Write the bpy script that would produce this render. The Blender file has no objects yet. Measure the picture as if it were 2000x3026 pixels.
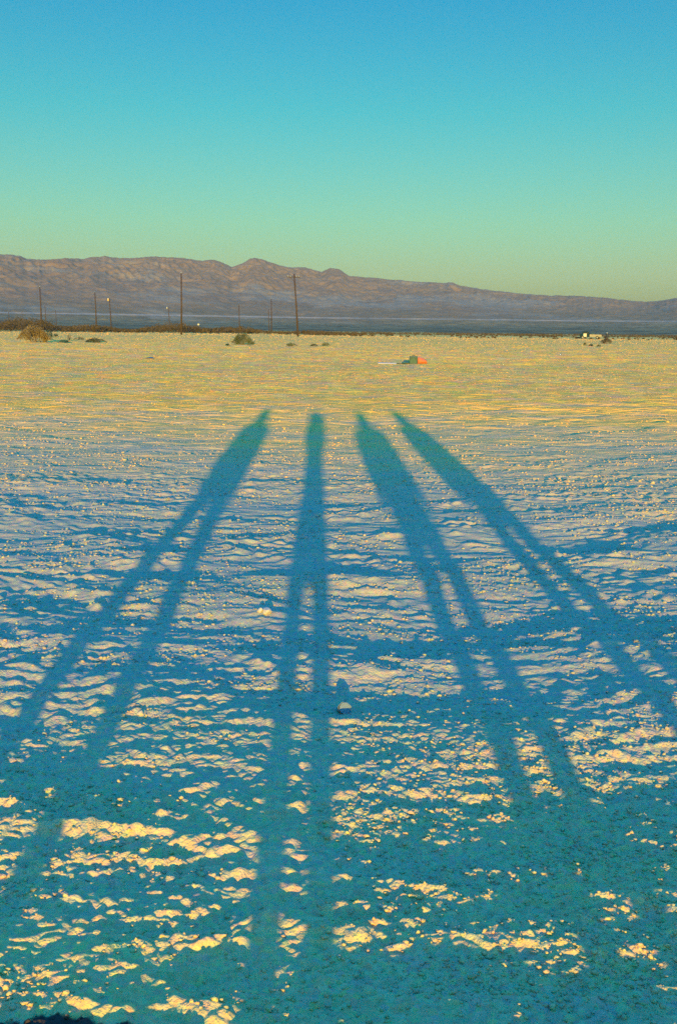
import bpy, math, random
import numpy as np
from mathutils import Matrix, Vector

# ------------------------------------------------------------------ camera
sc = bpy.context.scene
C = sc.collection
F, CX, CY = 2944.0, 1000.0, 1513.0          # focal length and centre in photo pixels
PITCH, ROLL, CAMH = math.radians(10.38), math.radians(0.57), 1.6
cr, sr, cp, sp = math.cos(ROLL), math.sin(ROLL), math.cos(PITCH), math.sin(PITCH)
right = Vector((cr, sr * sp, sr * cp)); up = Vector((-sr, cr * sp, cr * cp)); fwd = Vector((0, cp, -sp))
cam_d = bpy.data.cameras.new('camera'); cam = bpy.data.objects.new('camera', cam_d); C.objects.link(cam)
M = Matrix((right, up, -fwd)).transposed().to_4x4(); M.translation = (0, 0, CAMH)
cam.matrix_world = M
cam_d.sensor_fit = 'VERTICAL'; cam_d.sensor_height = 36; cam_d.lens = 36 * F / 3026
cam_d.clip_start = 0.05; cam_d.clip_end = 60000
sc.camera = cam

# ------------------------------------------------------------------ light
SUN_EL = math.radians(5.12); SHADOW_AZ = math.radians(-1.35)     # shadows run towards +Y, a hair to the left
w = bpy.data.worlds.new('World'); sc.world = w; w.use_nodes = True
nt = w.node_tree; bg = nt.nodes['Background']; bg.inputs['Strength'].default_value = 0.05
sky = nt.nodes.new('ShaderNodeTexSky'); sky.sky_type = 'NISHITA'; sky.sun_disc = False
sky.sun_elevation = SUN_EL; sky.sun_rotation = math.pi + SHADOW_AZ
tc = nt.nodes.new('ShaderNodeTexCoord'); sx = nt.nodes.new('ShaderNodeSeparateXYZ')
nt.links.new(tc.outputs['Generated'], sx.inputs[0])
ramp = nt.nodes.new('ShaderNodeValToRGB'); nt.links.new(sx.outputs['Z'], ramp.inputs[0])
TINTMAX = 14.0
stops = [(0.0, (.42, .67, .70)), (.05, (.45, .77, .79)), (.10, (.35, .83, .80)), (.20, (.09, .81, .95)),
         (.30, (.0, .68, 1.06)), (.50, (.06, 3.4, 8.6)), (1.0, (.06, 4.6, 13.6))]
el = ramp.color_ramp.elements
while len(el) < len(stops): el.new(0.5)
for e, (p, c) in zip(el, stops):
    e.position = p; e.color = (c[0] / TINTMAX, c[1] / TINTMAX, c[2] / TINTMAX, 1)
m1 = nt.nodes.new('ShaderNodeMix'); m1.data_type = 'RGBA'; m1.blend_type = 'MULTIPLY'; m1.inputs[0].default_value = 1
nt.links.new(sky.outputs[0], m1.inputs[6]); nt.links.new(ramp.outputs[0], m1.inputs[7])
m2 = nt.nodes.new('ShaderNodeVectorMath'); m2.operation = 'SCALE'; m2.inputs['Scale'].default_value = TINTMAX * 0.85
nt.links.new(m1.outputs[2], m2.inputs[0]); nt.links.new(m2.outputs[0], bg.inputs['Color'])

sd = bpy.data.lights.new('sun', 'SUN'); sun = bpy.data.objects.new('sun', sd); C.objects.link(sun)
sd.energy = 3.05; sd.angle = math.radians(0.53); sd.color = (1.0, 0.71, 0.12)
beam = Vector((math.sin(SHADOW_AZ) * math.cos(SUN_EL), math.cos(SHADOW_AZ) * math.cos(SUN_EL), -math.sin(SUN_EL)))
sun.rotation_euler = beam.to_track_quat('-Z', 'Y').to_euler()
sun.location = (0, -30, 12)
sc.view_settings.view_transform = 'Standard'; sc.view_settings.look = 'None'
sc.view_settings.exposure = 2.3; sc.view_settings.gamma = 1
sc.render.film_transparent = False
sc.cycles.use_denoising = False

# ------------------------------------------------------------------ helpers
def tag(o, label=None, cat=None, group=None, kind=None):
    if label: o['label'] = label
    if cat: o['category'] = cat
    if group: o['group'] = group
    if kind: o['kind'] = kind
    return o

def smooth(a, b, x):
    t = np.clip((x - a) / (b - a), 0, 1)
    return t * t * (3 - 2 * t)

def _hash(ix, iy, seed):
    h = (ix.astype(np.int64) * 374761393 + iy.astype(np.int64) * 668265263 + seed * 2147483647) & 0xffffffff
    h = ((h ^ (h >> 13)) * 1274126177) & 0xffffffff
    h = ((h ^ (h >> 16)) * 2246822519) & 0xffffffff
    return (h ^ (h >> 15)) & 0xffffff

def gn(x, y, seed=0):
    """2-D gradient noise, about -1..1"""
    x0 = np.floor(x); y0 = np.floor(y); fx = x - x0; fy = y - y0
    u = fx * fx * fx * (fx * (fx * 6 - 15) + 10); v = fy * fy * fy * (fy * (fy * 6 - 15) + 10)
    out = []
    for dx in (0, 1):
        for dy in (0, 1):
            a = _hash(x0 + dx, y0 + dy, seed) * (2 * math.pi / 0xffffff)
            out.append(np.cos(a) * (fx - dx) + np.sin(a) * (fy - dy))
    return 1.45 * ((out[0] * (1 - v) + out[1] * v) * (1 - u) + (out[2] * (1 - v) + out[3] * v) * u)

def bumps(x, y, seed=0):
    """rounded grains: one random dome per cell, 0..1"""
    x0 = np.floor(x); y0 = np.floor(y); best = np.zeros_like(x)
    for dx in (-1, 0, 1):
        for dy in (-1, 0, 1):
            cx_, cy_ = x0 + dx, y0 + dy
            h = _hash(cx_, cy_, seed)
            px = cx_ + (h & 255) / 255.0; py = cy_ + ((h >> 8) & 255) / 255.0
            rr = .12 + .38 * (((h >> 16) & 255) / 255.0) ** 2
            d2 = ((x - px) ** 2 + (y - py) ** 2) / (rr * rr)
            best = np.maximum(best, np.sqrt(np.clip(1 - d2, 0, 1)) * rr)
    return best

def ground_z(x, y):
    """height of the playa; crusted and rutted near the road, smooth far out"""
    x = np.asarray(x, float); y = np.asarray(y, float)
    r = np.hypot(x, y) + 1e-6
    cell = .0018 * r + .0012 * r * smooth(16, 24, r)
    def lod(lam): return smooth(2.5, 5.0, lam / cell)
    env = 1 - .62 * smooth(7, 14, r) - .28 * smooth(13, 21, r)
    env = env * (.9 + .35 * gn(x / 3.1, y / 2.2, 90))
    wx = x + .18 * gn(x / .9, y / .6, 5); wy = y + .10 * gn(x / .8, y / .5, 6)
    wy = wy - .06 * x * x / (1 + .03 * x * x)
    z = .040 * gn(wx / 2.3, (wy - .25 * wx) / .95, 1) + .027 * gn(wx / 1.1, wy / .50, 2)
    big_ = z * env; z = 0
    patch = smooth(-.35, .35, gn(x / 1.1 + 7, y / .55, 11))
    z = z + .013 * (1 - np.abs(gn(wx / .20, wy / .11, 4)) * 2) * lod(.09) * (.6 + .4 * patch)
    clod = np.clip(gn(x / .11, y / .085, 12) + .05, 0, 1)
    z = z + .024 * clod * lod(.09) * patch
    grit = smooth(-.25, .3, gn(x / .35, y / .2, 15))
    z = z + .018 * bumps(x / .062, y / .050, 13) * lod(.045) * grit
    z = z + .011 * bumps(x / .030, y / .026, 14) * lod(.022) * (.3 + .7 * grit)
    z = z + .009 * gn(wx / .38, wy / .11, 18) * lod(.11) + .015 * np.abs(gn(x / .050, y / .034, 17)) * lod(.03) + .0042 * gn(x / .015, y / .012, 16) * lod(.013)
    z = z + .014 * gn(wx / .45, wy / .22, 3) * lod(.2)
    z = big_ + z * (1 - .5 * smooth(9, 20, r)) * (1 - smooth(30, 60, r))
    far_ = smooth(10, 19, r)
    z = z + far_ * ((.018 * gn(x / .4, y / .24, 35) * lod(.24) + .038 * gn(x / .8, y / .5, 33)) * lod(.5) * (1 - smooth(60, 110, r)) + .145 * gn(x / 2.6, y / 1.7, 34) * lod(1.5) * smooth(28, 60, r) * (1 - .5 * smooth(150, 300, r)))
    # two old wheel tracks crossing far out on the right
    for yy in (20.9, 22.4):
        z = z - .055 * np.exp(-((y - yy - .02 * x) / .28) ** 2) * smooth(.5, 3, x)
    # soft shoulder of the road: the ground falls away just past the feet
    z = z + .036 * (1 - smooth(1.75, 3.3, y + .1 * gn(x / .8, x * 0 + 3.3, 21)))* (1 - smooth(30, 60, np.abs(x)))
    # far out: low sandy rise on the left
    z = z + .45 * smooth(90, 200, r) * smooth(.12, -.12, x / r) * smooth(0, 20, y)
    z = z + .05 * gn(x / 26, y / 17, 31) * smooth(40, 120, r)
    z = z - .6 * smooth(330, 520, r)
    return z

def gz(x, y): return float(ground_z(np.array([x]), np.array([y]))[0])

def ray(px, py):
    u = (px - CX) / F; v = -(py - CY) / F
    d = right * u + up * v + fwd
    return d

def at(px, D):
    """ground point in the direction of photo column px (near the horizon) at distance D"""
    d = ray(px, 975); k = D / math.hypot(d.x, d.y)
    return d.x * k, d.y * k

def hor(px): return 966 + (px - 250) * .01

# materials ---------------------------------------------------------
def mat(name, col, rough=.8, var=.15, scale=8, spec=.3, metallic=0.0, bump=0.0):
    m = bpy.data.materials.new(name); m.use_nodes = True
    n = m.node_tree; b = n.nodes['Principled BSDF']
    b.inputs['Roughness'].default_value = rough; b.inputs['Metallic'].default_value = metallic
    b.inputs['Specular IOR Level'].default_value = spec
    t = n.nodes.new('ShaderNodeTexCoord'); no = n.nodes.new('ShaderNodeTexNoise')
    no.inputs['Scale'].default_value = scale; no.inputs['Detail'].default_value = 5
    n.links.new(t.outputs['Object'], no.inputs['Vector'])
    r = n.nodes.new('ShaderNodeValToRGB'); n.links.new(no.outputs['Fac'], r.inputs[0])
    r.color_ramp.elements[0].position = .3; r.color_ramp.elements[1].position = .7
    r.color_ramp.elements[0].color = [c * (1 - var) for c in col] + [1]
    r.color_ramp.elements[1].color = [min(1, c * (1 + var)) for c in col] + [1]
    n.links.new(r.outputs[0], b.inputs['Base Color'])
    if bump:
        bu = n.nodes.new('ShaderNodeBump'); bu.inputs['Strength'].default_value = bump
        n.links.new(no.outputs['Fac'], bu.inputs['Height']); n.links.new(bu.outputs[0], b.inputs['Normal'])
    return m

def mesh_obj(name, verts, faces, m, parent=None, sm=False):
    me = bpy.data.meshes.new(name); me.from_pydata([tuple(v) for v in verts], [], faces); me.update()
    if sm:
        for p in me.polygons: p.use_smooth = True
    if m: me.materials.append(m)
    o = bpy.data.objects.new(name, me); C.objects.link(o)
    if parent: o.parent = parent
    return o

def grid_mesh(name, X, Y, Z, m, smooth_shade=False, wrap=False):
    nr, nc = X.shape
    co = np.stack([X, Y, Z], -1).reshape(-1, 3).astype(np.float32)
    i = np.arange((nr - 1) * nc).reshape(nr - 1, nc)
    if not wrap: i = i[:, :-1]
    j = i + 1
    if wrap:
        j = j.copy(); j[:, -1] = i[:, 0]
    q = np.stack([i, j, j + nc, i + nc], -1).reshape(-1, 4).astype(np.int32)
    me = bpy.data.meshes.new(name)
    me.vertices.add(len(co)); me.vertices.foreach_set('co', co.ravel())
    me.loops.add(q.size); me.loops.foreach_set('vertex_index', q.ravel())
    me.polygons.add(len(q)); me.polygons.foreach_set('loop_start', np.arange(0, q.size, 4, dtype=np.int32))
    me.polygons.foreach_set('loop_total', np.full(len(q), 4, np.int32))
    if smooth_shade: me.polygons.foreach_set('use_smooth', np.ones(len(q), bool))
    me.update(calc_edges=True)
    me.materials.append(m)
    o = bpy.data.objects.new(name, me); C.objects.link(o)
    return o

def empty(name, loc, rz=0):
    o = bpy.data.objects.new(name, None); o.empty_display_size = .2; C.objects.link(o)
    o.location = loc; o.rotation_euler = (0, 0, rz); return o

class MB:
    def __init__(s): s.v = []; s.f = []
    def box(s, x0, x1, y0, y1, z0, z1, tx=0, bev=0.0):
        """box with chamfered upright edges; tx pulls the top in"""
        n = len(s.v); b = bev
        if b > 0:
            ring = [(x0 + b, y0), (x1 - b, y0), (x1, y0 + b), (x1, y1 - b), (x1 - b, y1), (x0 + b, y1), (x0, y1 - b), (x0, y0 + b)]
        else: ring = [(x0, y0), (x1, y0), (x1, y1), (x0, y1)]
        k = len(ring); mx, my = (x0 + x1) / 2, (y0 + y1) / 2
        for z, t in ((z0, 0), (z1, tx)):
            for x, y in ring: s.v.append((mx + (x - mx) * (1 - t), my + (y - my) * (1 - t), z))
        s.f.append(tuple(n + i for i in reversed(range(k)))); s.f.append(tuple(n + k + i for i in range(k)))
        for i in range(k): s.f.append((n + i, n + (i + 1) % k, n + k + (i + 1) % k, n + k + i))
        return s
    def tube(s, pts, rad, k=8):
        n = len(s.v); pts = [Vector(p) for p in pts]
        if not hasattr(rad, '__len__'): rad = [rad] * len(pts)
        for i, p in enumerate(pts):
            d = (pts[min(i + 1, len(pts) - 1)] - pts[max(i - 1, 0)]).normalized()
            a = d.orthogonal().normalized() if abs(d.z) < .9 else Vector((1, 0, 0)); a = (a - d * a.dot(d)).normalized(); b = d.cross(a)
            for j in range(k):
                t = 2 * math.pi * j / k; s.v.append(tuple(p + (a * math.cos(t) + b * math.sin(t)) * rad[i]))
        for i in range(len(pts) - 1):
            for j in range(k):
                s.f.append((n + i * k + j, n + i * k + (j + 1) % k, n + (i + 1) * k + (j + 1) % k, n + (i + 1) * k + j))
        s.f.append(tuple(n + j for j in reversed(range(k)))); e = n + (len(pts) - 1) * k
        s.f.append(tuple(e + j for j in range(k))); return s
    def prism(s, prof, y0, y1):
        """profile in x,z extruded along y"""
        n = len(s.v); k = len(prof)
        for y in (y0, y1):
            for x, z in prof: s.v.append((x, y, z))
        s.f.append(tuple(n + i for i in range(k))); s.f.append(tuple(n + k + i for i in reversed(range(k))))
        for i in range(k): s.f.append((n + i, n + k + i, n + k + (i + 1) % k, n + (i + 1) % k))
        return s
    def build(s, name, m, parent=None, sm=False): return mesh_obj(name, s.v, s.f, m, parent, sm)

# ------------------------------------------------------------------ ground
def ground_material():
    m = bpy.data.materials.new('playa_crust'); m.use_nodes = True
    n = m.node_tree; L = n.links.new; b = n.nodes['Principled BSDF']
    b.inputs['Roughness'].default_value = .95; b.inputs['Specular IOR Level'].default_value = .05
    geo = n.nodes.new('ShaderNodeNewGeometry'); s = n.nodes.new('ShaderNodeSeparateXYZ'); L(geo.outputs['Position'], s.inputs[0])
    ln = n.nodes.new('ShaderNodeVectorMath'); ln.operation = 'LENGTH'; L(geo.outputs['Position'], ln.inputs[0])
    def noise(scale, detail=4, vec=None):
        o = n.nodes.new('ShaderNodeTexNoise'); o.inputs['Scale'].default_value = scale; o.inputs['Detail'].default_value = detail
        L(vec or geo.outputs['Position'], o.inputs['Vector']); return o.outputs['Fac']
    def math_(op, a, c, cl=False):
        o = n.nodes.new('ShaderNodeMath'); o.operation = op; o.use_clamp = cl
        for i, q in enumerate((a, c)):
            if isinstance(q, (int, float)): o.inputs[i].default_value = q
            elif q is not None: L(q, o.inputs[i])
        return o.outputs[0]
    def mr(v, a, c, d=0., e=1.):
        o = n.nodes.new('ShaderNodeMapRange'); o.interpolation_type = 'SMOOTHSTEP'; L(v, o.inputs[0])
        for i, q in enumerate((a, c, d, e)): o.inputs[i + 1].default_value = q
        return o.outputs[0]
    def mix(f, a, c, mode='MIX'):
        o = n.nodes.new('ShaderNodeMix'); o.data_type = 'RGBA'; o.blend_type = mode
        if isinstance(f, (int, float)): o.inputs[0].default_value = f
        else: L(f, o.inputs[0])
        for i, q in ((6, a), (7, c)):
            if isinstance(q, tuple): o.inputs[i].default_value = (*q, 1)
            else: L(q, o.inputs[i])
        return o.outputs[2]
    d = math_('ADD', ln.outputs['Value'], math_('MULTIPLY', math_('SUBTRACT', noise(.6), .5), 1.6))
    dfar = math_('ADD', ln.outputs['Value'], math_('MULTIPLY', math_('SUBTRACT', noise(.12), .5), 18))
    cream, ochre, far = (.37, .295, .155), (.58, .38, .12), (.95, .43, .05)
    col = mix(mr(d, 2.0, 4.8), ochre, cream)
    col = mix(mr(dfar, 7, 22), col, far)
    # paler and browner blotches, single grains of different colour
    sq = n.nodes.new('ShaderNodeMapping'); sq.inputs['Scale'].default_value = (.35, 1, 1); L(geo.outputs['Position'], sq.inputs[0])
    col = mix(mr(noise(1.4, 6, sq.outputs[0]), .40, .68, 0, .5), col, (.42, .31, .17), 'MIX')
    vo = n.nodes.new('ShaderNodeTexVoronoi'); vo.inputs['Scale'].default_value = 55; L(geo.outputs['Position'], vo.inputs['Vector'])
    gr = n.nodes.new('ShaderNodeMix'); gr.data_type = 'RGBA'; gr.blend_type = 'MIX'; gr.inputs[0].default_value = .22
    gr.inputs[6].default_value = (.8, .8, .8, 1); L(vo.outputs['Color'], gr.inputs[7])
    g2 = n.nodes.new('ShaderNodeVectorMath'); g2.operation = 'SCALE'; g2.inputs['Scale'].default_value = 1.28; L(gr.outputs[2], g2.inputs[0])
    col = mix(1.0, col, g2.outputs[0], 'MULTIPLY')
    # grains seen far out: same idea, larger patches
    sf = n.nodes.new('ShaderNodeMapping'); sf.inputs['Scale'].default_value = (1, .4, 1); L(geo.outputs['Position'], sf.inputs[0])
    vf = n.nodes.new('ShaderNodeTexVoronoi'); vf.inputs['Scale'].default_value = 3.2; L(sf.outputs[0], vf.inputs['Vector'])
    gf = n.nodes.new('ShaderNodeMix'); gf.data_type = 'RGBA'; gf.inputs[6].default_value = (.8, .8, .8, 1); gf.inputs[0].default_value = .2
    L(vf.outputs['Color'], gf.inputs[7])
    g3 = n.nodes.new('ShaderNodeVectorMath'); g3.operation = 'SCALE'; g3.inputs['Scale'].default_value = 1.28; L(gf.outputs[2], g3.inputs[0])
    col = mix(mr(ln.outputs['Value'], 14, 30), col, mix(1.0, col, g3.outputs[0], 'MULTIPLY'))
    # crumbling tar edge right at the feet, left side
    e = math_('ADD', s.outputs['Y'], math_('MULTIPLY', s.outputs['X'], .10))
    e = math_('ADD', e, math_('MULTIPLY', math_('SUBTRACT', noise(11, 6), .5), .16))
    col = mix(mr(e, 1.975, 1.99), (.05, .034, .022), col)
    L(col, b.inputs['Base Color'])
    # grit too fine for the mesh
    bu = n.nodes.new('ShaderNodeBump'); bu.inputs['Strength'].default_value = .9; bu.inputs['Distance'].default_value = .009
    L(noise(130, 5), bu.inputs['Height'])
    bf = n.nodes.new('ShaderNodeBump'); bf.inputs['Distance'].default_value = .12
    L(mr(ln.outputs['Value'], 8, 24, 0, 1.0), bf.inputs['Strength']); L(noise(9, 8, sq.outputs[0]), bf.inputs['Height'])
    L(bu.outputs[0], bf.inputs['Normal']); L(bf.outputs[0], b.inputs['Normal'])
    return m

gm = ground_material()
QUALITY = 1.0
rad = [1.2]
while rad[-1] < 340: rad.append(rad[-1] * (1 + (.0014 if 1.9 < rad[-1] < 18 else .0021 if rad[-1] < 40 else .004) / QUALITY))
rad = np.array(rad + list(np.geomspace(360, 12000, 40)))
rad = np.concatenate([[.02, .3, .6, .9, 1.05], rad])
a_f = np.radians(33); fine = np.arange(-a_f, a_f, .0014 / QUALITY)
coarse = np.linspace(a_f, 2 * math.pi - a_f, 90)
ang = np.concatenate([fine, coarse])[:-1] if abs(coarse[-1] - 2 * math.pi - fine[0]) < 1e-6 else np.concatenate([fine, coarse])
A, R = np.meshgrid(ang, rad)
X = R * np.sin(A); Y = R * np.cos(A)
Z = np.empty_like(X)
for k in range(0, X.shape[0], 100): Z[k:k + 100] = ground_z(X[k:k + 100], Y[k:k + 100])
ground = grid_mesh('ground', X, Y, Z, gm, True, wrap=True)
tag(ground, kind='structure')
del A, R, X, Y, Z

# ------------------------------------------------------------------ mountains
SKY = [(-900, 800), (-500, 775), (-250, 765), (-120, 740), (0, 752), (40, 752), (60, 757), (80, 764), (130, 766), (160, 766), (200, 762), (250, 765), (270, 760), (310, 757),
       (350, 762), (400, 762), (440, 758), (480, 759), (530, 761), (600, 770), (630, 767), (650, 772), (685, 789), (720, 776), (740, 764),
       (755, 762), (775, 766), (800, 776), (850, 789), (868, 791), (880, 789), (905, 790), (930, 799), (950, 803), (975, 792), (1000, 795), (1030, 815),
       (1100, 821), (1200, 830), (1300, 836), (1335, 834), (1350, 841), (1400, 850), (1450, 858), (1500, 863), (1550, 868), (1600, 872), (1700, 874),
       (1780, 879), (1830, 885), (1900, 892), (1940, 890), (1980, 882), (2000, 880), (2150, 875), (2400, 885), (2900, 905)]
def hills():
    m = bpy.data.materials.new('desert_rock'); m.use_nodes = True
    n = m.node_tree; L = n.links.new; b = n.nodes['Principled BSDF']; b.inputs['Roughness'].default_value = .95; b.inputs['Specular IOR Level'].default_value = .05
    geo = n.nodes.new('ShaderNodeNewGeometry'); s = n.nodes.new('ShaderNodeSeparateXYZ'); L(geo.outputs['Position'], s.inputs[0])
    mp = n.nodes.new('ShaderNodeMapping'); mp.inputs['Scale'].default_value = (.35, .35, 1.6); L(geo.outputs['Position'], mp.inputs[0])
    def noise(sc_, det, v=None):
        o = n.nodes.new('ShaderNodeTexNoise'); o.inputs['Scale'].default_value = sc_; o.inputs['Detail'].default_value = det; o.inputs['Roughness'].default_value = .65
        L(v or mp.outputs[0], o.inputs['Vector']); return o.outputs['Fac']
    def mix(f, a, c):
        o = n.nodes.new('ShaderNodeMix'); o.data_type = 'RGBA'
        if isinstance(f, (int, float)): o.inputs[0].default_value = f
        else: L(f, o.inputs[0])
        for i, q in ((6, a), (7, c)):
            if isinstance(q, tuple): o.inputs[i].default_value = (*q, 1)
            else: L(q, o.inputs[i])
        return o.outputs[2]
    def mr(v, a, c, d=0., e=1.):
        o = n.nodes.new('ShaderNodeMapRange'); o.interpolation_type = 'SMOOTHSTEP'; L(v, o.inputs[0])
        for i, q in enumerate((a, c, d, e)): o.inputs[i + 1].default_value = q
        return o.outputs[0]
    rock = mix(mr(noise(.012, 8), .34, .66), (.145, .082, .042), (.19, .108, .048))
    rock = mix(mr(noise(.05, 6), .45, .7, 0, .6), rock, (.065, .05, .045))
    fan = mix(mr(noise(.03, 8), .35, .65), (.07, .055, .028), (.13, .09, .042))
    z_ = n.nodes.new('ShaderNodeMath'); z_.operation = 'MULTIPLY_ADD'; L(noise(.006, 5), z_.inputs[0]); z_.inputs[1].default_value = 170; L(s.outputs['Z'], z_.inputs[2])
    col = mix(mr(z_.outputs[0], 100, 250), fan, rock)
    col = mix(mr(noise(.0025, 7), .50, .58, 0, .55), col, (.17, .15, .10))
    col = mix(mr(z_.outputs[0], 90, 150), mix(mr(noise(.02, 8), .38, .62), (.07, .055, .022), (.20, .13, .045)), col)
    zz = n.nodes.new('ShaderNodeMath'); zz.operation = 'MULTIPLY_ADD'; L(noise(.002, 3), zz.inputs[0]); zz.inputs[1].default_value = 14; L(s.outputs['Z'], zz.inputs[2])
    bd = n.nodes.new('ShaderNodeMath'); bd.operation = 'MULTIPLY'; L(mr(zz.outputs[0], 56, 60), bd.inputs[0]); L(mr(zz.outputs[0], 66, 62), bd.inputs[1])
    bd2 = n.nodes.new('ShaderNodeMath'); bd2.operation = 'MULTIPLY'; L(bd.outputs[0], bd2.inputs[0]); L(mr(noise(.004, 4), .35, .55, .3, 1.), bd2.inputs[1])
    col = mix(bd2.outputs[0], col, (.26, .19, .12))
    L(col, b.inputs['Base Color'])
    ths, els = [], []
    for px, py in SKY:
        d = ray(px, py); ths.append(math.atan2(d.x, d.y)); els.append(d.z / math.hypot(d.x, d.y))
    th = np.arange(math.radians(-42), math.radians(42), .0007)
    S = np.interp(th, ths, els)
    S = S + .00045 * gn(th * 140, th * 0 + .5, 51) + .0003 * gn(th * 420, th * 0 + .5, 52)
    RR = 7200 + 900 * np.sin(th * 5 + 1)
    t = np.concatenate([np.linspace(0, .08, 80), np.linspace(.08, .45, 170)[1:], np.linspace(.45, 1, 240)[1:], np.linspace(1, 1.35, 20)[1:]])
    T, TH = np.meshgrid(t, th, indexing='ij')
    r0 = 420.; r = r0 + (RR[None] - r0) * T
    x = r * np.sin(TH); y = r * np.cos(TH)
    full = S[None] * RR[None] + CAMH
    fan_z = -1.2 + 26 * smooth(.02, .55, T) * (.6 + .4 * T) + 70 * smooth(.45, 1., T)
    fan_z = fan_z + r * .0011 * smooth(.0, .04, T) * (gn(x / 75, y / 48, 71) + .6 * gn(x / 33, y / 24, 72))
    k = smooth(.50, 1.0, T) ** 1.15
    u = np.clip((T - .5) / .5, 0, 1)
    rid = 1 - np.abs(gn(x / 620 + .6 * gn(x / 900, y / 900, 61), y / 1500, 60)) * 1.7
    rid2 = 1 - np.abs(gn(x / 260, y / 520, 62)) * 1.7
    rid3 = 1 - np.abs(gn(x / 110, y / 200, 63)) * 1.7
    front = .30 * smooth(.52, .66, T) * (1 - smooth(.68, .80, T)) * np.clip(gn(x / 900, y / 2600, 64) + .35, 0, 1)
    er = 1 + u * (1 - u) * 4 * (.12 * (rid - .6) + .08 * (rid2 - .6) + .08 * (rid3 - .6) + .05 * (1 - np.abs(gn(x / 55, y / 90, 66)) * 1.7 - .6))
    z = fan_z + (full - fan_z) * np.clip(k * er + front * .6, 0, 1.0 if False else 2)
    # never above the skyline line of sight
    z = np.minimum(z, CAMH + S[None] * r * np.where(T >= .999, 1, .985))
    z = np.where(T > 1, full * (1 - (T - 1) * 2.6), z)
    o = grid_mesh('hills', x, y, z, m, False)
    tag(o, kind='structure'); return o
hills()

# ------------------------------------------------------------------ people (behind the camera; the photo shows their shadows)
skin_m = mat('skin', (.45, .27, .19), .6, .05, 20)
jean_m = mat('denim', (.06, .09, .16), .9, .2, 40)
hair_m = mat('dark_hair', (.03, .02, .015), .7, .2, 60)

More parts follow.
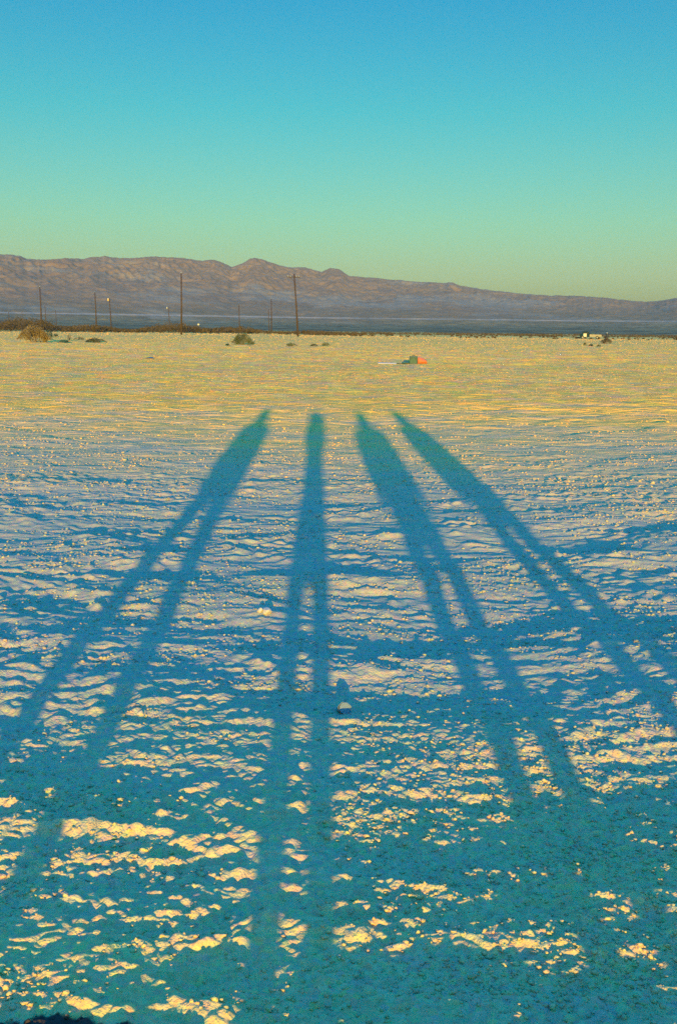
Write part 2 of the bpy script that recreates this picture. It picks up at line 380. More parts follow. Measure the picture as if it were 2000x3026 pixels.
def person(x, y, H, stance, knee, shoulder, arms, shirt, label, crotch=.7, lean=0., hr=1.0, yaw=0):
    """one skinned figure facing the playa; stance and knee are half distances between the feet and the knees"""
    s = H / 1.75
    V, E, Rr = [], [], []
    def v(p, r, par=None):
        V.append(((p[0] + lean * p[2] / 1.7) * s, p[1] * s, p[2] * s)); Rr.append(r if isinstance(r, tuple) else (r, r))
        if par is not None: E.append((par, len(V) - 1))
        return len(V) - 1
    pel = v((0, 0, .93), (shoulder - .01, .11)); cro = v((0, 0, crotch), (knee * .8, .08), pel)
    bel = v((0, 0, 1.08), (shoulder, shoulder * .95), pel); ch = v((0, -.01, 1.27), (shoulder + .01, shoulder), bel); cl = v((0, -.01, 1.40), (shoulder * .82, .10), ch)
    nk = v((0, .0, 1.49), .09 * hr, cl); jaw = v((0, .025, 1.565), .10 * hr, nk); hd = v((0, .015, 1.645), (.11 * hr, .11 * hr), jaw); v((0, .01, 1.70), .06, hd)
    v((0, .115, 1.61), .013, v((0, .09, 1.615), .016, hd))          # nose
    for sx_ in (-1, 1):
        v((sx_ * .088, .01, 1.62), (.008, .018), v((sx_ * .078, .01, 1.62), (.012, .022), hd))   # ear
        hp = v((sx_ * min(.085, knee * .8 + .005), 0, .80), .088 if shoulder > .14 else .07, pel); kn = v((sx_ * knee, .02, .48), .066 if shoulder > .14 else .055, hp); cf = v((sx_ * (knee * .5 + stance * .5), -.01, .33), .058 if shoulder > .14 else .048, kn)
        an = v((sx_ * stance, -.01, .09), .043, cf); he = v((sx_ * stance, .0, .045), .045, an); v((sx_ * stance * 1.1, .16, .03), .035, he)
        sh = v((sx_ * shoulder, -.01, 1.41), .062, cl)
        if arms == 'down':
            elb = v((sx_ * (shoulder + .02), -.02, 1.12), .046, sh); wr = v((sx_ * (shoulder + .005), .03, .88), .032, elb)
            pm = v((sx_ * (shoulder + .0), .045, .81), (.016, .036), wr); dirn = Vector((0, .12, -1)).normalized(); side = Vector((0, 1, 0)); curl = Vector((-sx_ * .5, 0, -.8))
        else:
            elb = v((sx_ * (shoulder - .03), .08, 1.16), .042, sh); wr = v((sx_ * .10, .17, 1.44), .028, elb)
            pm = v((sx_ * .085, .175, 1.50), (.018, .034), wr); dirn = Vector((-sx_ * .25, 0, 1)).normalized(); side = Vector((-sx_ * 1, 0, 0)); curl = Vector((-sx_ * .8, .1, .5))
        pmv = Vector(V[pm]) / s
        for q, ln_ in enumerate((.062, .074, .079, .070, .056)):
            off = side * (.030 - .017 * q) if q else side * .034
            d1 = (dirn + side * (.9 if q == 0 else 0)).normalized()
            a = pmv + off + d1 * (.012 if q == 0 else .035); b_ = a + d1 * ln_ * .5; c_ = b_ + (d1 + curl * .4).normalized() * ln_ * .5
            v(c_, .0065, v(b_, .0075, v(a, .0085, pm)))
    me = bpy.data.meshes.new('person'); me.from_pydata(V, E, []); me.update()
    o = bpy.data.objects.new('person', me); C.objects.link(o)
    md = o.modifiers.new('skin', 'SKIN')
    if not me.skin_vertices:
        bpy.context.view_layer.objects.active = o
        bpy.ops.mesh.customdata_skin_add()
    sv = me.skin_vertices[0].data
    for i, r in enumerate(Rr): sv[i].radius = (r[0] * s, r[1] * s); sv[i].use_root = (i == 0)
    md.use_smooth_shade = True
    sb = o.modifiers.new('sub', 'SUBSURF'); sb.levels = 2; sb.render_levels = 2
    dg = bpy.context.evaluated_depsgraph_get(); ev = o.evaluated_get(dg); me2 = bpy.data.meshes.new_from_object(ev)
    o.modifiers.clear(); o.data = me2
    me2.materials.clear()
    for mm in (skin_m, shirt, jean_m): me2.materials.append(mm)
    for p in me2.polygons:
        c = p.center / s; c.x -= lean * c.z / 1.7; arm = abs(c.x) > shoulder + .0 and c.z < 1.3
        p.material_index = 2 if (c.z < 1.0 and abs(c.x) < max(.24, stance + .1) and not arm) else 0 if (c.z > 1.46 or (arm and c.z < 1.1)) else 1
        p.use_smooth = True
    # hair
    hv, hf = [], []
    nu, nv = 18, 9
    for j in range(nv + 1):
        ph = math.pi * .62 * j / nv
        for i in range(nu):
            t = 2 * math.pi * i / nu; rr = .098 if math.sin(t) < .5 else .088
            k2 = ph if math.sin(t) < .3 else ph * .62
            hv.append((lean * s + hr * .095 * s * math.sin(k2) * math.cos(t), s * (.01 + hr * rr * math.sin(k2) * math.sin(t)), s * (1.648 + .108 * math.cos(k2))))
    for j in range(nv):
        for i in range(nu): hf.append((j * nu + i, j * nu + (i + 1) % nu, (j + 1) * nu + (i + 1) % nu, (j + 1) * nu + i))
    mesh_obj('hair', hv, hf, hair_m, o, True)
    o.location = (x, y, gz(x, y) - .005); o.rotation_euler = (0, 0, yaw)
    return tag(o, label, 'person', 'people whose long shadows fall across the ground')

sh1 = mat('shirt_brown', (.25, .16, .10), .9, .1, 30); sh2 = mat('shirt_grey', (.2, .2, .22), .9, .1, 30)
sh3 = mat('shirt_blue', (.1, .15, .3), .9, .1, 30); sh4 = mat('shirt_red', (.35, .08, .06), .9, .1, 30)
person(-1.02, -.05, 1.74, .19, .165, .175, 'down', sh1, 'person behind the viewer casting the leftmost leaning shadow with wide apart legs', .74, .06, 1.1)
person(-.06, -.22, 1.76, .070, .080, .120, 'up', sh2, 'person holding both hands at the face, casting the upright central shadow', .54, .07, 1.5)
person(.83, -.05, 1.74, .098, .095, .198, 'down', sh3, 'person casting the broad shadow just right of the central one', .62, .0, 1.15)
person(1.62, -.05, 1.77, .11, .10, .165, 'down', sh4, 'person casting the rightmost shadow that slants to the right edge', .70, -.07, 1.1)

# ------------------------------------------------------------------ utility poles
wood = mat('pole_wood', (.045, .027, .017), .9, .3, 3)
tin_y = mat('can_yellow', (.40, .28, .10), .6, .1, 5); tin_w = mat('can_white', (.28, .26, .20), .5, .1, 5)
insul = mat('insulator_glass', (.25, .3, .3), .2, .05, 5)
POLES = [  # photo column at the foot, photo row of the top, lean to the left in px, crossarm, can
    (536, 816, -3, 0, None, 'tall weathered utility pole left of centre with a bare top'),
    (881, 816, 12, 1, None, 'tall utility pole leaning left with a crossarm on top'),
    (124, 857, 0, 0, None, 'slim utility pole rising behind the big brown mound of brush'),
    (137, 907, 0, 0, None, 'short distant pole just right of the slim pole behind the brown brush'),
    (168, 918, 0, 0, None, 'short distant pole above the dark green shrubs at left'),
    (286, 870, 1, 0, None, 'medium distant pole second to the left of the can topped pole'),
    (330, 884, 3, 0, 'y', 'distant pole with a yellow metal can near its top'),
    (503, 908, 4, 0, 'w', 'short distant pole with a white can, left of the tall bare pole'),
    (708, 902, 1, 0, None, 'distant pole standing alone above the round green bush'),
    (795, 914, 1, 0, None, 'shorter of the two poles standing close together near the centre'),
    (802, 886, 0, 0, None, 'taller of the two poles standing close together near the centre'),
    (29, 924, 0, 0, None, 'faint far pole nearest the left edge'),
    (68, 924, 0, 0, None, 'faint far pole above the left flank of the brown brush')]
PH = 11.0
for px, ty, lean, arm, can, lab in POLES:
    D = (PH - CAMH) * F / (hor(px) - ty)
    x, y = at(px, D); zb = -.1
    t = empty('utility_pole', (x, y, min(gz(x, y), zb + .1)), math.atan2(-x, y))
    lx = -lean / F * D; zz = PH - t.location.z; rb = .17 if D < 250 else .19
    MB().tube([(0, 0, -.2), (lx * .5 + .04, 0, zz * .5), (lx, 0, zz)], [rb, rb * .85, rb * .68], 10).build('pole_shaft', wood, t, True)
    if arm:
        MB().box(lx - 1.25, lx + 1.0, -.07, .07, zz - .62, zz - .48).build('crossarm', wood, t)
        for q in (-1.1, -.6, .4, .85):
            MB().tube([(lx + q, 0, zz - .48), (lx + q, 0, zz - .40), (lx + q, 0, zz - .30)], [.04, .06, .035], 8).build('insulator', insul, t)
        MB().tube([(lx - .8, .09, zz - .55), (lx, .12, zz - 1.3)], .03, 6).build('arm_brace', wood, t)
    else:
        MB().tube([(lx, 0, zz), (lx, 0, zz + .09), (lx, 0, zz + .2)], [.04, .06, .03], 8).build('insulator', insul, t)
    if can:
        dz = .75; q = -.38 if can == 'y' else -.5
        MB().tube([(lx + q, -.1, zz - dz - .45), (lx + q, -.1, zz - dz - .42), (lx + q, -.1, zz - dz + .42), (lx + q, -.1, zz - dz + .48)], [.16, .26, .26, .14], 12).build('transformer_can', tin_y if can == 'y' else tin_w, t, True)
        MB().box(lx + q, lx, -.12, -.08, zz - dz - .05, zz - dz + .05).build('bracket', wood, t)
    tag(t, lab, 'utility pole', 'utility poles along the far edge of the flat')

# ------------------------------------------------------------------ shrubs
def leaf_mat(name, c1, c2):
    m = mat(name, c1, .9, .35, 1.2, .1); r = [q for q in m.node_tree.nodes if q.type == 'VALTORGB'][0]
    r.color_ramp.elements[0].color = (*c1, 1); r.color_ramp.elements[1].color = (*c2, 1); return m
L_dark = leaf_mat('leaf_dark', (.012, .035, .035), (.03, .07, .055)); L_green = leaf_mat('leaf_green', (.045, .058, .03), (.12, .125, .06))
L_grey = leaf_mat('leaf_grey', (.035, .045, .03), (.09, .085, .045)); L_brown = leaf_mat('leaf_brown', (.11, .078, .036), (.23, .155, .06))
L_scrub = leaf_mat('leaf_scrub', (.022, .024, .018), (.11, .07, .03)); twig = mat('twig', (.12, .08, .05), .9, .2, 5)

def leaves(rng, wd, hd, dp, n, size, v, f, ox=0, oy=0, oz=0, lobes=11):
    cs = [(rng.uniform(-.8, .8), rng.uniform(-.6, .6), rng.uniform(.25, .8), rng.uniform(.25, .55)) for _ in range(lobes)]
    for _ in range(n):
        cx_, cy_, cz_, r_ = rng.choice(cs)
        a = rng.uniform(0, 2 * math.pi); b = math.acos(rng.uniform(-1, 1)); q = r_ * rng.random() ** .4
        px, py, pz = cx_ + q * math.sin(b) * math.cos(a), cy_ + q * math.sin(b) * math.sin(a), abs(cz_ + q * math.cos(b))
        lim = 1.0 - .75 * min(1, abs(px)) ** 2
        pz = min(pz, lim * rng.uniform(.8, 1.05)); p = Vector((px * wd / 2, py * dp / 2, pz * hd))
        u = Vector([rng.gauss(0, 1) for _ in range(3)]).normalized(); w_ = u.orthogonal().normalized()
        if rng.random() < .5: w_ = u.cross(w_)
        s = size * rng.uniform(.5, 1.4); k = len(v)
        for c in (p - u * s, p + w_ * s * .45, p + u * s, p - w_ * s * .45): v.append((c.x + ox, c.y + oy, max(.0, c.z) + oz))
        f.append((k, k + 1, k + 2, k + 3))

def shrub(name, px, py, wpx, hpx, m, label, cat='shrub', n=900, seed=1, D=None, group='shrubs dotted along the far edge of the flat'):
    """px,py: photo pixel of the foot"""
    if D is None:
        D = 60.
        for _ in range(60):
            x, y = at(px, D); D = .6 * D + .4 * (CAMH - gz(x, y)) * F / max(6., py - hor(px))
    x, y = at(px, D); z = gz(x, y); k = D / F; wd, hd = wpx * k, hpx * k
    rng = random.Random(seed); t = empty(name, (x, y, z - .03), math.atan2(-x, y))
    v, f = [], []; leaves(rng, wd, hd, wd * .7, int(n * 2.2), max(.022 * wd, .03), v, f)
    mesh_obj('foliage', v, f, m, t)
    st = MB()
    for q in range(9):
        a = rng.uniform(-1, 1); st.tube([(a * .06 * wd, rng.uniform(-.05, .05) * wd, -.05), (a * .2 * wd, rng.uniform(-.1, .1) * wd, hd * .35), (a * .38 * wd, rng.uniform(-.2, .2) * wd, hd * .7)], [.02 * hd, .014 * hd, .005 * hd], 5)
    st.build('stems', twig, t)
    tag(t, label, cat, group); return t

shrub('brush_mound', 99, 1008, 84, 50, L_brown, 'big brown rounded mound of dry brush near the left edge', 'dry bush', 2600, 2)
shrub('dark_shrub', 146, 1001, 22, 30, L_dark, 'taller dark green shrub right of the big brown mound', n=700, seed=3)
shrub('dark_shrub', 165, 995, 14, 14, L_dark, 'small dark green shrub beside the taller dark one', n=400, seed=4)
shrub('low_shrub', 189, 1011, 32, 10, L_dark, 'low dark green shrub lying in front of the dark shrubs at left', n=500, seed=5)
shrub('dry_stalk', 205, 1003, 12, 22, L_brown, 'thin dry brown stalk bush left of the long grey shrub', n=120, seed=6)
shrub('long_shrub', 282, 1009, 58, 15, L_grey, 'long low grey green shrub in the left part of the sand', n=900, seed=7)
shrub('faint_shrub', 235, 1003, 30, 9, L_grey, 'small grey shrub just left of the long low one', n=350, seed=17)
shrub('round_bush', 718, 1016, 58, 36, L_green, 'roundest and largest green bush, near the centre of the far edge', 'bush', 2200, 8)
shrub('small_shrub', 746, 1017, 12, 8, L_dark, 'small dark tuft at the right foot of the round green bush', n=200, seed=9)
shrub('small_shrub', 672, 1021, 12, 8, L_dark, 'small dark tuft left of the round green bush', n=200, seed=10)
shrub('low_shrub', 860, 1022, 32, 12, L_green, 'low green shrub below the leaning crossarm pole', n=500, seed=11)
shrub('low_shrub', 928, 1021, 22, 9, L_grey, 'smaller grey green shrub, left of a close pair', n=350, seed=12)
shrub('low_shrub', 962, 1020, 26, 13, L_green, 'yellow green shrub, right of a close pair', n=400, seed=13)
shrub('dark_shrub', 801, 988, 9, 12, L_dark, 'small dark shrub at the foot of the two close poles', n=250, seed=14)
shrub('dark_shrub', 885, 987, 14, 12, L_dark, 'small dark shrub at the foot of the leaning crossarm pole', n=250, seed=15)
shrub('dark_shrub', 516, 984, 12, 12, L_dark, 'small dark shrub left of the tall bare pole foot', n=250, seed=16)
shrub('low_shrub', 1730, 1018, 12, 9, L_green, 'leftmost green tuft in the row below the parked pickup', n=260, seed=18)
shrub('low_shrub', 1748, 1021, 16, 9, L_dark, 'dark middle tuft in the row below the parked pickup', n=300, seed=19)
shrub('low_shrub', 1771, 1023, 13, 8, L_green, 'rightmost tuft in the row below the parked pickup', n=260, seed=20)
shrub('dark_shrub', 1859, 1004, 12, 11, L_dark, 'small dark shrub right of the brown dirt mound', n=250, seed=21)
shrub('dry_shrub', 1885, 1004, 15, 14, L_brown, 'small orange brown dry shrub near the right edge', n=300, seed=22)
shrub('dark_shrub', 1553, 1001, 10, 6, L_dark, 'tiny dark shrub left of the parked pickup on the edge line', n=150, seed=23)
shrub('dirt_brush', 1792, 1013, 36, 15, L_scrub, 'brown brushy mound at the tail of the parked pickup', 'dry bush', 900, 24)

# scrub belt beyond the flat: reads as one mass
def scrub():
    rng = random.Random(77); v, f = [], []
    for _ in range(1900):
        px = rng.uniform(-350, 1080) if rng.random() < .9 else rng.uniform(1000, 2300)
        dens = 1 - .3 * min(1, max(0, px) / 800) if px < 800 else max(.25, .7 - (px - 800) / 500)
        D = rng.uniform(225, 400); x, y = at(px, D)
        hd = rng.uniform(1.5, 3.2) * (.75 + .5 * math.sin(px * .021) * math.sin(px * .0083 + 1)) * (1.1 if px < 250 else 1) * (.12 + .88 * dens ** 1.5); wd = hd * rng.uniform(1.2, 3)
        leaves(rng, wd, hd, wd * .8, int(30 + 24 * hd), .19, v, f, x, y, gz(x, y) - .05, 4)
    return tag(mesh_obj('scrub_belt', v, f, L_scrub), 'belt of dark brown desert scrub along the far edge of the flat', 'scrub', kind='stuff')
scrub()
def far_scrub():
    """low creosote dots on the alluvial fan"""
    rng = random.Random(78); v, f = [], []
    for _ in range(5000):
        D = rng.uniform(430, 900); a = math.radians(rng.uniform(-26, 26)); x, y = D * math.sin(a), D * math.cos(a)
        hd = rng.uniform(.5, 1.3); leaves(rng, hd * 2.5, hd, hd * 2, 9, .4, v, f, x, y, -.9 + .0 * D, 3)
    return tag(mesh_obj('fan_scrub', v, f, L_scrub), 'thin far off dark scrub below the mountains', 'scrub', kind='stuff')
far_scrub()

# ------------------------------------------------------------------ pickup truck, drum, signs
def foot(px, py):
    D = 60.
    for _ in range(80):
        x, y = at(px, D); D = .6 * D + .4 * (CAMH - gz(x, y)) * F / max(6., py - hor(px))
    return D
def pickup():
    D = 250.; x, y = at(1744, D)
    t = empty('pickup_truck', (x, y, gz(x, y) - .02), math.atan2(-x, y))
    teal = mat('truck_teal', (.006, .022, .03), .8, .1, 2, .1); cream = mat('truck_cream', (.17, .135, .085), .6, .08, 2, .5)
    glass = mat('truck_glass', (.01, .015, .02), .1, 0, 1, .6); tyre = mat('tyre', (.015, .015, .015), .9, .1, 8); chrome = mat('hub', (.12, .12, .12), .5, .05, 8, .5, .3)
    white = mat('door_white', (.36, .32, .23), .5, .05, 3); dk = mat('load', (.02, .05, .06), .8, .2, 3)
    MB().prism([(-2.5, .45), (-2.55, .85), (-2.42, 1.12), (-2.1, 1.16), (-1.8, 1.62), (-1.5, 1.75), (-.5, 1.75), (-.3, 1.6), (-.18, 1.05), (-.18, .45)], -.88, .88).build('cab', teal, t)
    MB().prism([(-.175, .50), (-.175, 1.08), (2.55, 1.04), (2.62, .95), (2.6, .5)], -.90, .90).build('bed', cream, t)
    d = MB().box(-1.62, -.86, -.905, -.883, .5, 1.28).build('door', white, t); MB().box(-1.0, -.92, -.925, -.907, .98, 1.02).build('handle', chrome, d)
    MB().prism([(-1.66, 1.30), (-1.45, 1.62), (-.98, 1.62), (-.98, 1.30)], -.90, -.884).build('window', glass, t)
    MB().prism([(-.9, 1.22), (-.9, 1.62), (-.62, 1.62), (-.38, 1.5), (-.34, 1.22)], -.90, -.884).build('window', glass, t)
    MB().box(.1, .9, -.6, .6, 1.05, 1.42, .1, .05).build('load', dk, t); MB().box(1.3, 1.9, -.5, .5, 1.05, 1.28, .15, .05).build('load', dk, t)
    MB().tube([(-.4, -.5, 1.74), (-.3, -.5, 1.86), (.75, -.5, 1.72), (.9, -.5, 1.1)], .035, 6).build('rack', dk, t)
    for wx in (-1.78, 1.6):
        for wy in (-.86, .86):
            wv = MB(); k = 18
            wv.tube([(wx, wy - .13, .36), (wx, wy - .1, .36), (wx, wy + .1, .36), (wx, wy + .13, .36)], [.30, .36, .36, .30], k)
            o = wv.build('wheel', tyre, t, False); MB().tube([(wx, wy - math.copysign(.02, -wy) + (-.125 if wy < 0 else .085), .36), (wx, wy + (-.15 if wy < 0 else .15), .36)], [.19, .17], 14).build('hub', chrome, o)
    MB().box(-2.66, -2.555, -.85, .85, .48, .62).build('bumper', chrome, t); MB().box(2.625, 2.72, -.85, .85, .5, .62).build('bumper', chrome, t)
    for wy in (-.7, .7): MB().tube([(-2.62, wy, .82), (-2.53, wy, .82)], [.09, .1], 12).build('headlight', chrome, t)
    tag(t, 'old pickup with dark teal cab, pale door and cream bed parked on the far edge', 'pickup truck')
pickup()

D = 236.; x, y = at(1793, D)
t = empty('oil_drum', (x, y, gz(x, y)), 0)
dm = mat('drum_dark', (.012, .015, .02), .6, .2, 6); wm = mat('lid_pale', (.6, .6, .5), .6, .1, 6)
MB().tube([(0, 0, .35), (0, 0, .4), (0, 0, .62), (0, 0, .64), (0, 0, .66), (0, 0, 1.1), (0, 0, 1.4)], [.30, .31, .31, .33, .31, .31, .30], 16).build('drum_body', dm, t, False)
MB().tube([(0, 0, 1.4), (0, 0, 1.46)], [.2, .16], 14).build('lid', wm, t)
MB().box(-.35, .35, -.3, .3, -.1, .35, .1, .04).build('stand', wood, t)
tag(t, 'small dark drum with a pale lid standing behind the brown brushy mound', 'drum')

D = 300.; x, y = at(587, D)
t = empty('reflector_sign', (x, y, gz(x, y)), math.atan2(-x, y))
zc = CAMH + (hor(587) - 959) / F * D - t.location.z
MB().tube([(0, .06, 0), (0, .06, zc)], .04, 6).build('post', wood, t)
MB().tube([(0, -.0, zc), (0, .03, zc)], .27, 20).build('sign_panel', tin_w, t)
tag(t, 'small round white disc on a post among the brown scrub', 'sign')

D = foot(839, 1001); x, y = at(839, D)
t = MB().tube([(0, 0, -.1), (-.06, 0, .35), (-.17, .03, .72)], [.035, .03, .025], 7).build('stake', mat('pale_wood', (.35, .28, .16), .8, .1, 5))
t.location = (x, y, gz(x, y)); tag(t, 'short pale stake leaning in the sand below the crossarm pole', 'stake')

# ------------------------------------------------------------------ junk in the middle distance
D = 49.0; k = D / F
def jx(px): return at(px, D)
x, y = jx(1223); z0 = gz(x, y)
green = mat('box_green', (.014, .05, .036), .6, .25, 9, .3, 0, .2)
t = empty('storage_box', (x, y, z0 - .01), -.05)
w_, h_ = 22 * k, 23 * k
MB().box(-w_ / 2, w_ / 2, -.16, .16, 0, h_ * .80, -.03, .02).build('box_body', green, t)
MB().box(-w_ / 2 - .012, w_ / 2 + .012, -.175, .175, h_ * .80 + .002, h_ * .95, .06, .03).build('lid', green, t)
for q in (-.6, .6): MB().box(q * w_ / 2 - .02, q * w_ / 2 + .02, -.185, -.165, h_ * .6, h_ * .78).build('latch', dk if False else dm, t)
MB().tube([(-.09, 0, h_ * .955), (-.07, 0, h_ * 1.02), (.07, 0, h_ * 1.02), (.09, 0, h_ * .955)], .01, 6).build('handle', dm, t)
tag(t, 'dark green upright box standing alone on the flat', 'box')

def lump(name, cx_, cy_, L_, Wd, prof, m, label, cat, seed, rz=0):
    """soft bundle: rings along x with wrinkles; prof gives (position, height factor)"""
    rng = random.Random(seed); v, f = [], []; kk = 20
    for i, (p, hh) in enumerate(prof):
        for j in range(kk):
            a = 2 * math.pi * j / kk; rr = 1 + .12 * math.sin(3 * a + i) + rng.uniform(-.06, .06)
            v.append(((p - .5) * L_, math.cos(a) * Wd / 2 * rr * min(1, .3 + hh / max(q[1] for q in prof)), max(-.01, hh * (.5 + .5 * math.sin(a) * rr))))
    for i in range(len(prof) - 1):
        for j in range(kk): f.append((i * kk + j, i * kk + (j + 1) % kk, (i + 1) * kk + (j + 1) % kk, (i + 1) * kk + j))
    f.append(tuple(range(kk))[::-1]); f.append(tuple((len(prof) - 1) * kk + j for j in range(kk)))
    o = mesh_obj(name, v, f, m, None, True); o.location = (cx_, cy_, gz(cx_, cy_)); o.rotation_euler = (0, 0, rz)
    return tag(o, label, cat)
x, y = jx(1201)
lump('canvas_bag', x, y - .02, 21 * k, .26, [(0, .04), (.06, .11), (.25, .16), (.45, .14), (.7, .12), (.9, .11), (1, .05)], mat('teal_canvas', (.015, .06, .075), .8, .3, 12), 'low dark teal bag slumped against the left side of the green box', 'bag', 3)
x, y = jx(1249)
lump('orange_bundle', x + .005, y, 27 * k, .27, [(0, .20), (.04, .29), (.2, .285), (.4, .26), (.6, .225), (.8, .20), (.95, .16), (1, .08)], mat('orange_cloth', (.45, .09, .03), .75, .12, 14), 'bright orange bundle tapering away from the right side of the green box', 'bundle', 4)
x, y = jx(1145)
o = MB().box(-.45, .45, -.12, .12, 0, .05, .02, .01).build('pale_board', mat('board_pale', (.40, .33, .22), .7, .08, 8))
o.location = (x, y, gz(x, y) + .0); o.rotation_euler = (math.radians(8), .012, .04); tag(o, 'pale flat board lying on the sand left of the green box', 'board')
x, y = jx(1181)
o = MB().tube([(-.17, 0, .01), (-.05, .01, .025), (.08, -.01, .02), (.2, 0, .03)], .014, 6).build('dark_stick', dm); o.location = (x, y, gz(x, y)); tag(o, 'thin dark stick between the pale board and the teal bag', 'stick')
D = 54.; x, y = at(441, D)
v = [(-.22, -.09, .01), (0, -.1, .05), (.21, -.07, .01), (-.2, .1, .03), (.02, .11, .09), (.2, .09, .05)]
o = mesh_obj('scrap_sheet', v + [(a, b, c - .015) for a, b, c in v], [(0, 1, 4, 3), (1, 2, 5, 4), (6, 9, 10, 7), (7, 10, 11, 8), (0, 6, 7, 1), (1, 7, 8, 2), (2, 8, 11, 5), (5, 11, 10, 4), (4, 10, 9, 3), (3, 9, 6, 0)], mat('scrap_dark', (.03, .055, .05), .6, .2, 9))
o.location = (x, y, gz(x, y) + .01); tag(o, 'small bent dark sheet of scrap lying on the empty sand at left', 'scrap')

# ------------------------------------------------------------------ stones and litter close by
stone_m = mat('pale_stone', (.36, .29, .19), .9, .15, 30, .1, 0, .3)
def stone(px, py, wpx, hpx, label, seed, name='stone'):
    d = ray(px, py); t0 = CAMH / -d.z; x, y = d.x * t0, d.y * t0
    for _ in range(6): t0 = (CAMH - gz(x, y)) / -d.z; x, y = d.x * t0, d.y * t0
    Dd = math.hypot(y, CAMH); wd, hd = wpx / F * Dd, hpx / F * Dd
    rng = random.Random(seed); import bmesh
    bm = bmesh.new(); bmesh.ops.create_icosphere(bm, subdivisions=3, radius=1)
    cuts = [(Vector([rng.gauss(0, 1) for _ in range(3)]).normalized(), rng.uniform(.55, .85)) for _ in range(11)]
    for vv in bm.verts:
        for nrm, dd in cuts:
            q = vv.co.dot(nrm)
            if q > dd: vv.co -= nrm * (q - dd)
        vv.co *= rng.uniform(.97, 1.03)
        vv.co = Vector((vv.co.x * wd * .6, vv.co.y * wd * .5, vv.co.z * hd * .62))
    me = bpy.data.meshes.new(name); bm.to_mesh(me); bm.free(); me.materials.append(stone_m)
    o = bpy.data.objects.new(name, me); C.objects.link(o); o.location = (x, y, gz(x, y) + hd * .33)
    return tag(o, label, 'stone', 'loose pale stones on the crust')
stone(790, 1812, 29, 22, 'largest pale angular stone beside the left leg of the central shadow', 5)
stone(417, 2122, 19, 16, 'pale stone on the lit crust right of the leftmost shadow', 6)
stone(769, 1808, 18, 14, 'small pale chip touching the left end of the largest stone', 7)

# crumbs broken off the crust: far too many to count, one object
def crumbs():
    rs = np.random.RandomState(5)
    g = (1 + 5 ** .5) / 2
    ico = np.array([(-1, g, 0), (1, g, 0), (-1, -g, 0), (1, -g, 0), (0, -1, g), (0, 1, g), (0, -1, -g), (0, 1, -g), (g, 0, -1), (g, 0, 1), (-g, 0, -1), (-g, 0, 1)]) / math.hypot(1, g)
    icf = np.array([(0, 11, 5), (0, 5, 1), (0, 1, 7), (0, 7, 10), (0, 10, 11), (1, 5, 9), (5, 11, 4), (11, 10, 2), (10, 7, 6), (7, 1, 8), (3, 9, 4), (3, 4, 2), (3, 2, 6), (3, 6, 8), (3, 8, 9), (4, 9, 5), (2, 4, 11), (6, 2, 10), (8, 6, 7), (9, 8, 1)])
    N = 300000
    u = rs.rand(N); r = 1.85 * (22 / 1.85) ** (u ** .85); a = (rs.rand(N) - .5) * 1.15
    x, y = r * np.sin(a), r * np.cos(a)
    keep = gn(x / .55, y / .26, 41) * .6 + gn(x / 1.7, y / .8, 42) * .5 + rs.rand(N) * .9 > .62 + .5 * smooth(8, 22, r) + .12 * (1 - smooth(2, 4, r))
    x, y, r = x[keep], y[keep], r[keep]; N = len(x)
    size = (.0013 + .0062 * rs.rand(N) ** 4.0) * (1 + .09 * (r - 2))
    big = rs.rand(N) < .006; size[big] *= 1.7
    z = ground_z(x, y) + size * .15
    P = ico[None] * (1 + .32 * rs.randn(N, 12, 1)).clip(.5, 1.5)
    P = P * (size[:, None] * (.7 + .6 * rs.rand(N, 3)))[:, None, :] * np.array([1.15, 1, .8])
    P = P + np.stack([x, y, z], -1)[:, None, :]
    fc = (icf[None] + (np.arange(N) * 12)[:, None, None]).reshape(-1, 3).astype(np.int32)
    me = bpy.data.meshes.new('crumbs'); me.vertices.add(N * 12); me.vertices.foreach_set('co', P.astype(np.float32).ravel())
    me.loops.add(fc.size); me.loops.foreach_set('vertex_index', fc.ravel()); me.polygons.add(len(fc))
    me.polygons.foreach_set('loop_start', np.arange(0, fc.size, 3, dtype=np.int32)); me.polygons.foreach_set('loop_total', np.full(len(fc), 3, np.int32))
    me.update(calc_edges=True); me.materials.append(gm)
    o = bpy.data.objects.new('crust_crumbs', me); C.objects.link(o)
    return tag(o, 'loose crumbs of pale crust strewn over the near ground', 'crumbs', kind='stuff')
crumbs()

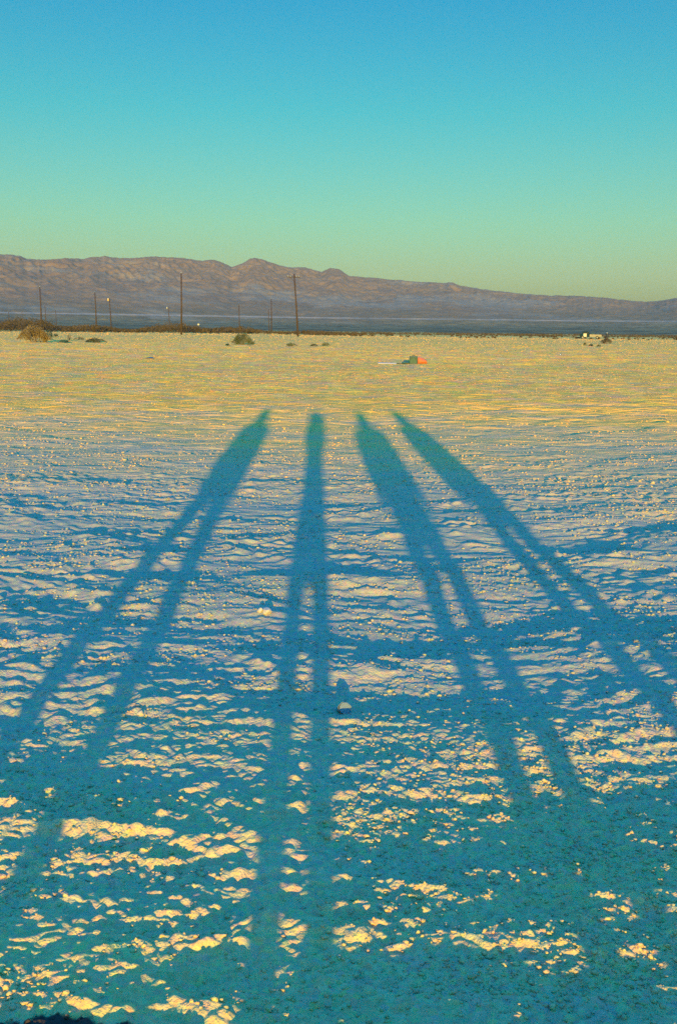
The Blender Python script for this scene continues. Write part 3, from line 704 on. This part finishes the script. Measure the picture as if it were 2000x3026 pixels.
def clods():
    """bigger clods lying all over the far flat"""
    rs = np.random.RandomState(8)
    P0 = np.array([(1, 0, 0), (0, 1, 0), (-1, 0, 0), (0, -1, 0), (0, 0, 1), (.6, .6, .55), (-.6, .6, .55), (-.6, -.6, .55), (.6, -.6, .55)])
    F0 = np.array([(0, 5, 8), (1, 6, 5), (2, 7, 6), (3, 8, 7), (5, 6, 4), (6, 7, 4), (7, 8, 4), (8, 5, 4), (0, 1, 5), (1, 2, 6), (2, 3, 7), (3, 0, 8)])
    N = 190000
    r = 9 * (260 / 9) ** (rs.rand(N) ** .85); a = (rs.rand(N) - .5) * 1.1
    x, y = r * np.sin(a), r * np.cos(a)
    keep = gn(x / 9, y / 14, 43) * .5 + rs.rand(N) > .35; x, y, r = x[keep], y[keep], r[keep]; N = len(x)
    size = (.003 + .00027 * r) * (.5 + 1.6 * rs.rand(N) ** 3)
    P = P0[None] * (.7 + .6 * rs.rand(N, 9, 1)) * (size[:, None] * (.8 + .8 * rs.rand(N, 3)))[:, None, :] * np.array([1.4, 1.4, .34])
    P = P + np.stack([x, y, ground_z(x, y) - .1 * size], -1)[:, None, :]
    fc = (F0[None] + (np.arange(N) * 9)[:, None, None]).reshape(-1, 3).astype(np.int32)
    me = bpy.data.meshes.new('clods'); me.vertices.add(N * 9); me.vertices.foreach_set('co', P.astype(np.float32).ravel())
    me.loops.add(fc.size); me.loops.foreach_set('vertex_index', fc.ravel()); me.polygons.add(len(fc))
    me.polygons.foreach_set('loop_start', np.arange(0, fc.size, 3, dtype=np.int32)); me.polygons.foreach_set('loop_total', np.full(len(fc), 3, np.int32))
    me.update(calc_edges=True); me.materials.append(gm)
    o = bpy.data.objects.new('dirt_clods', me); C.objects.link(o)
    return tag(o, 'dirt clods strewn over the far golden flat', 'clods', kind='stuff')
clods()

def cup():
    px, py = 1005, 2098; d = ray(px, py); x, y = 0, 0; t0 = CAMH / -d.z
    for _ in range(8): x, y = d.x * t0, d.y * t0; t0 = (CAMH - gz(x, y)) / -d.z
    m = bpy.data.materials.new('clear_plastic'); m.use_nodes = True; b = m.node_tree.nodes['Principled BSDF']
    b.inputs['Base Color'].default_value = (.26, .31, .27, 1); b.inputs['Roughness'].default_value = .3; b.inputs['Transmission Weight'].default_value = .55
    t = empty('plastic_cup', (x, y, gz(x, y) + .006)); rng = random.Random(9); kk = 28; v, f = [], []
    prof = [(.0, .018), (.002, .019), (.02, .022), (.04, .0245), (.055, .026), (.056, .028), (.053, .027), (.052, .0235), (.02, .0205), (.004, .017)]
    for zz, r in prof:
        for j in range(kk):
            a = 2 * math.pi * j / kk; q = r * (1 + .10 * math.sin(2 * a + 40 * zz) + .04 * math.sin(7 * a)); v.append((q * math.cos(a), q * math.sin(a), zz))
    for i in range(len(prof) - 1):
        for j in range(kk): f.append((i * kk + j, i * kk + (j + 1) % kk, (i + 1) * kk + (j + 1) % kk, (i + 1) * kk + j))
    f.append(tuple(range(kk))[::-1]); f.append(tuple((len(prof) - 1) * kk + j for j in range(kk)))
    o = mesh_obj('cup_wall', v, f, m, t, True)
    MB().tube([(0, 0, .0565), (0, 0, .0575)], [.0245, .0235], 28).build('lid', m, t)
    t.rotation_euler = (math.radians(68), .1, .35)
    tag(t, 'small crumpled clear plastic cup lying at the right edge of the central shadow', 'cup')
cup()

# ------------------------------------------------------------------ air
hz = MB().box(-12600, 12600, -12600, 12600, -4, 760).build('haze', None)
hm = bpy.data.materials.new('desert_haze'); hm.use_nodes = True; hn = hm.node_tree
hn.nodes.remove(hn.nodes['Principled BSDF'])
vol = hn.nodes.new('ShaderNodeVolumePrincipled'); vol.inputs['Color'].default_value = (.72, .64, .38, 1); vol.inputs['Density'].default_value = .000045
vol.inputs['Anisotropy'].default_value = .2
hn.links.new(vol.outputs[0], [q for q in hn.nodes if q.type == 'OUTPUT_MATERIAL'][0].inputs['Volume'])
hz.data.materials.append(hm); tag(hz, kind='stuff')
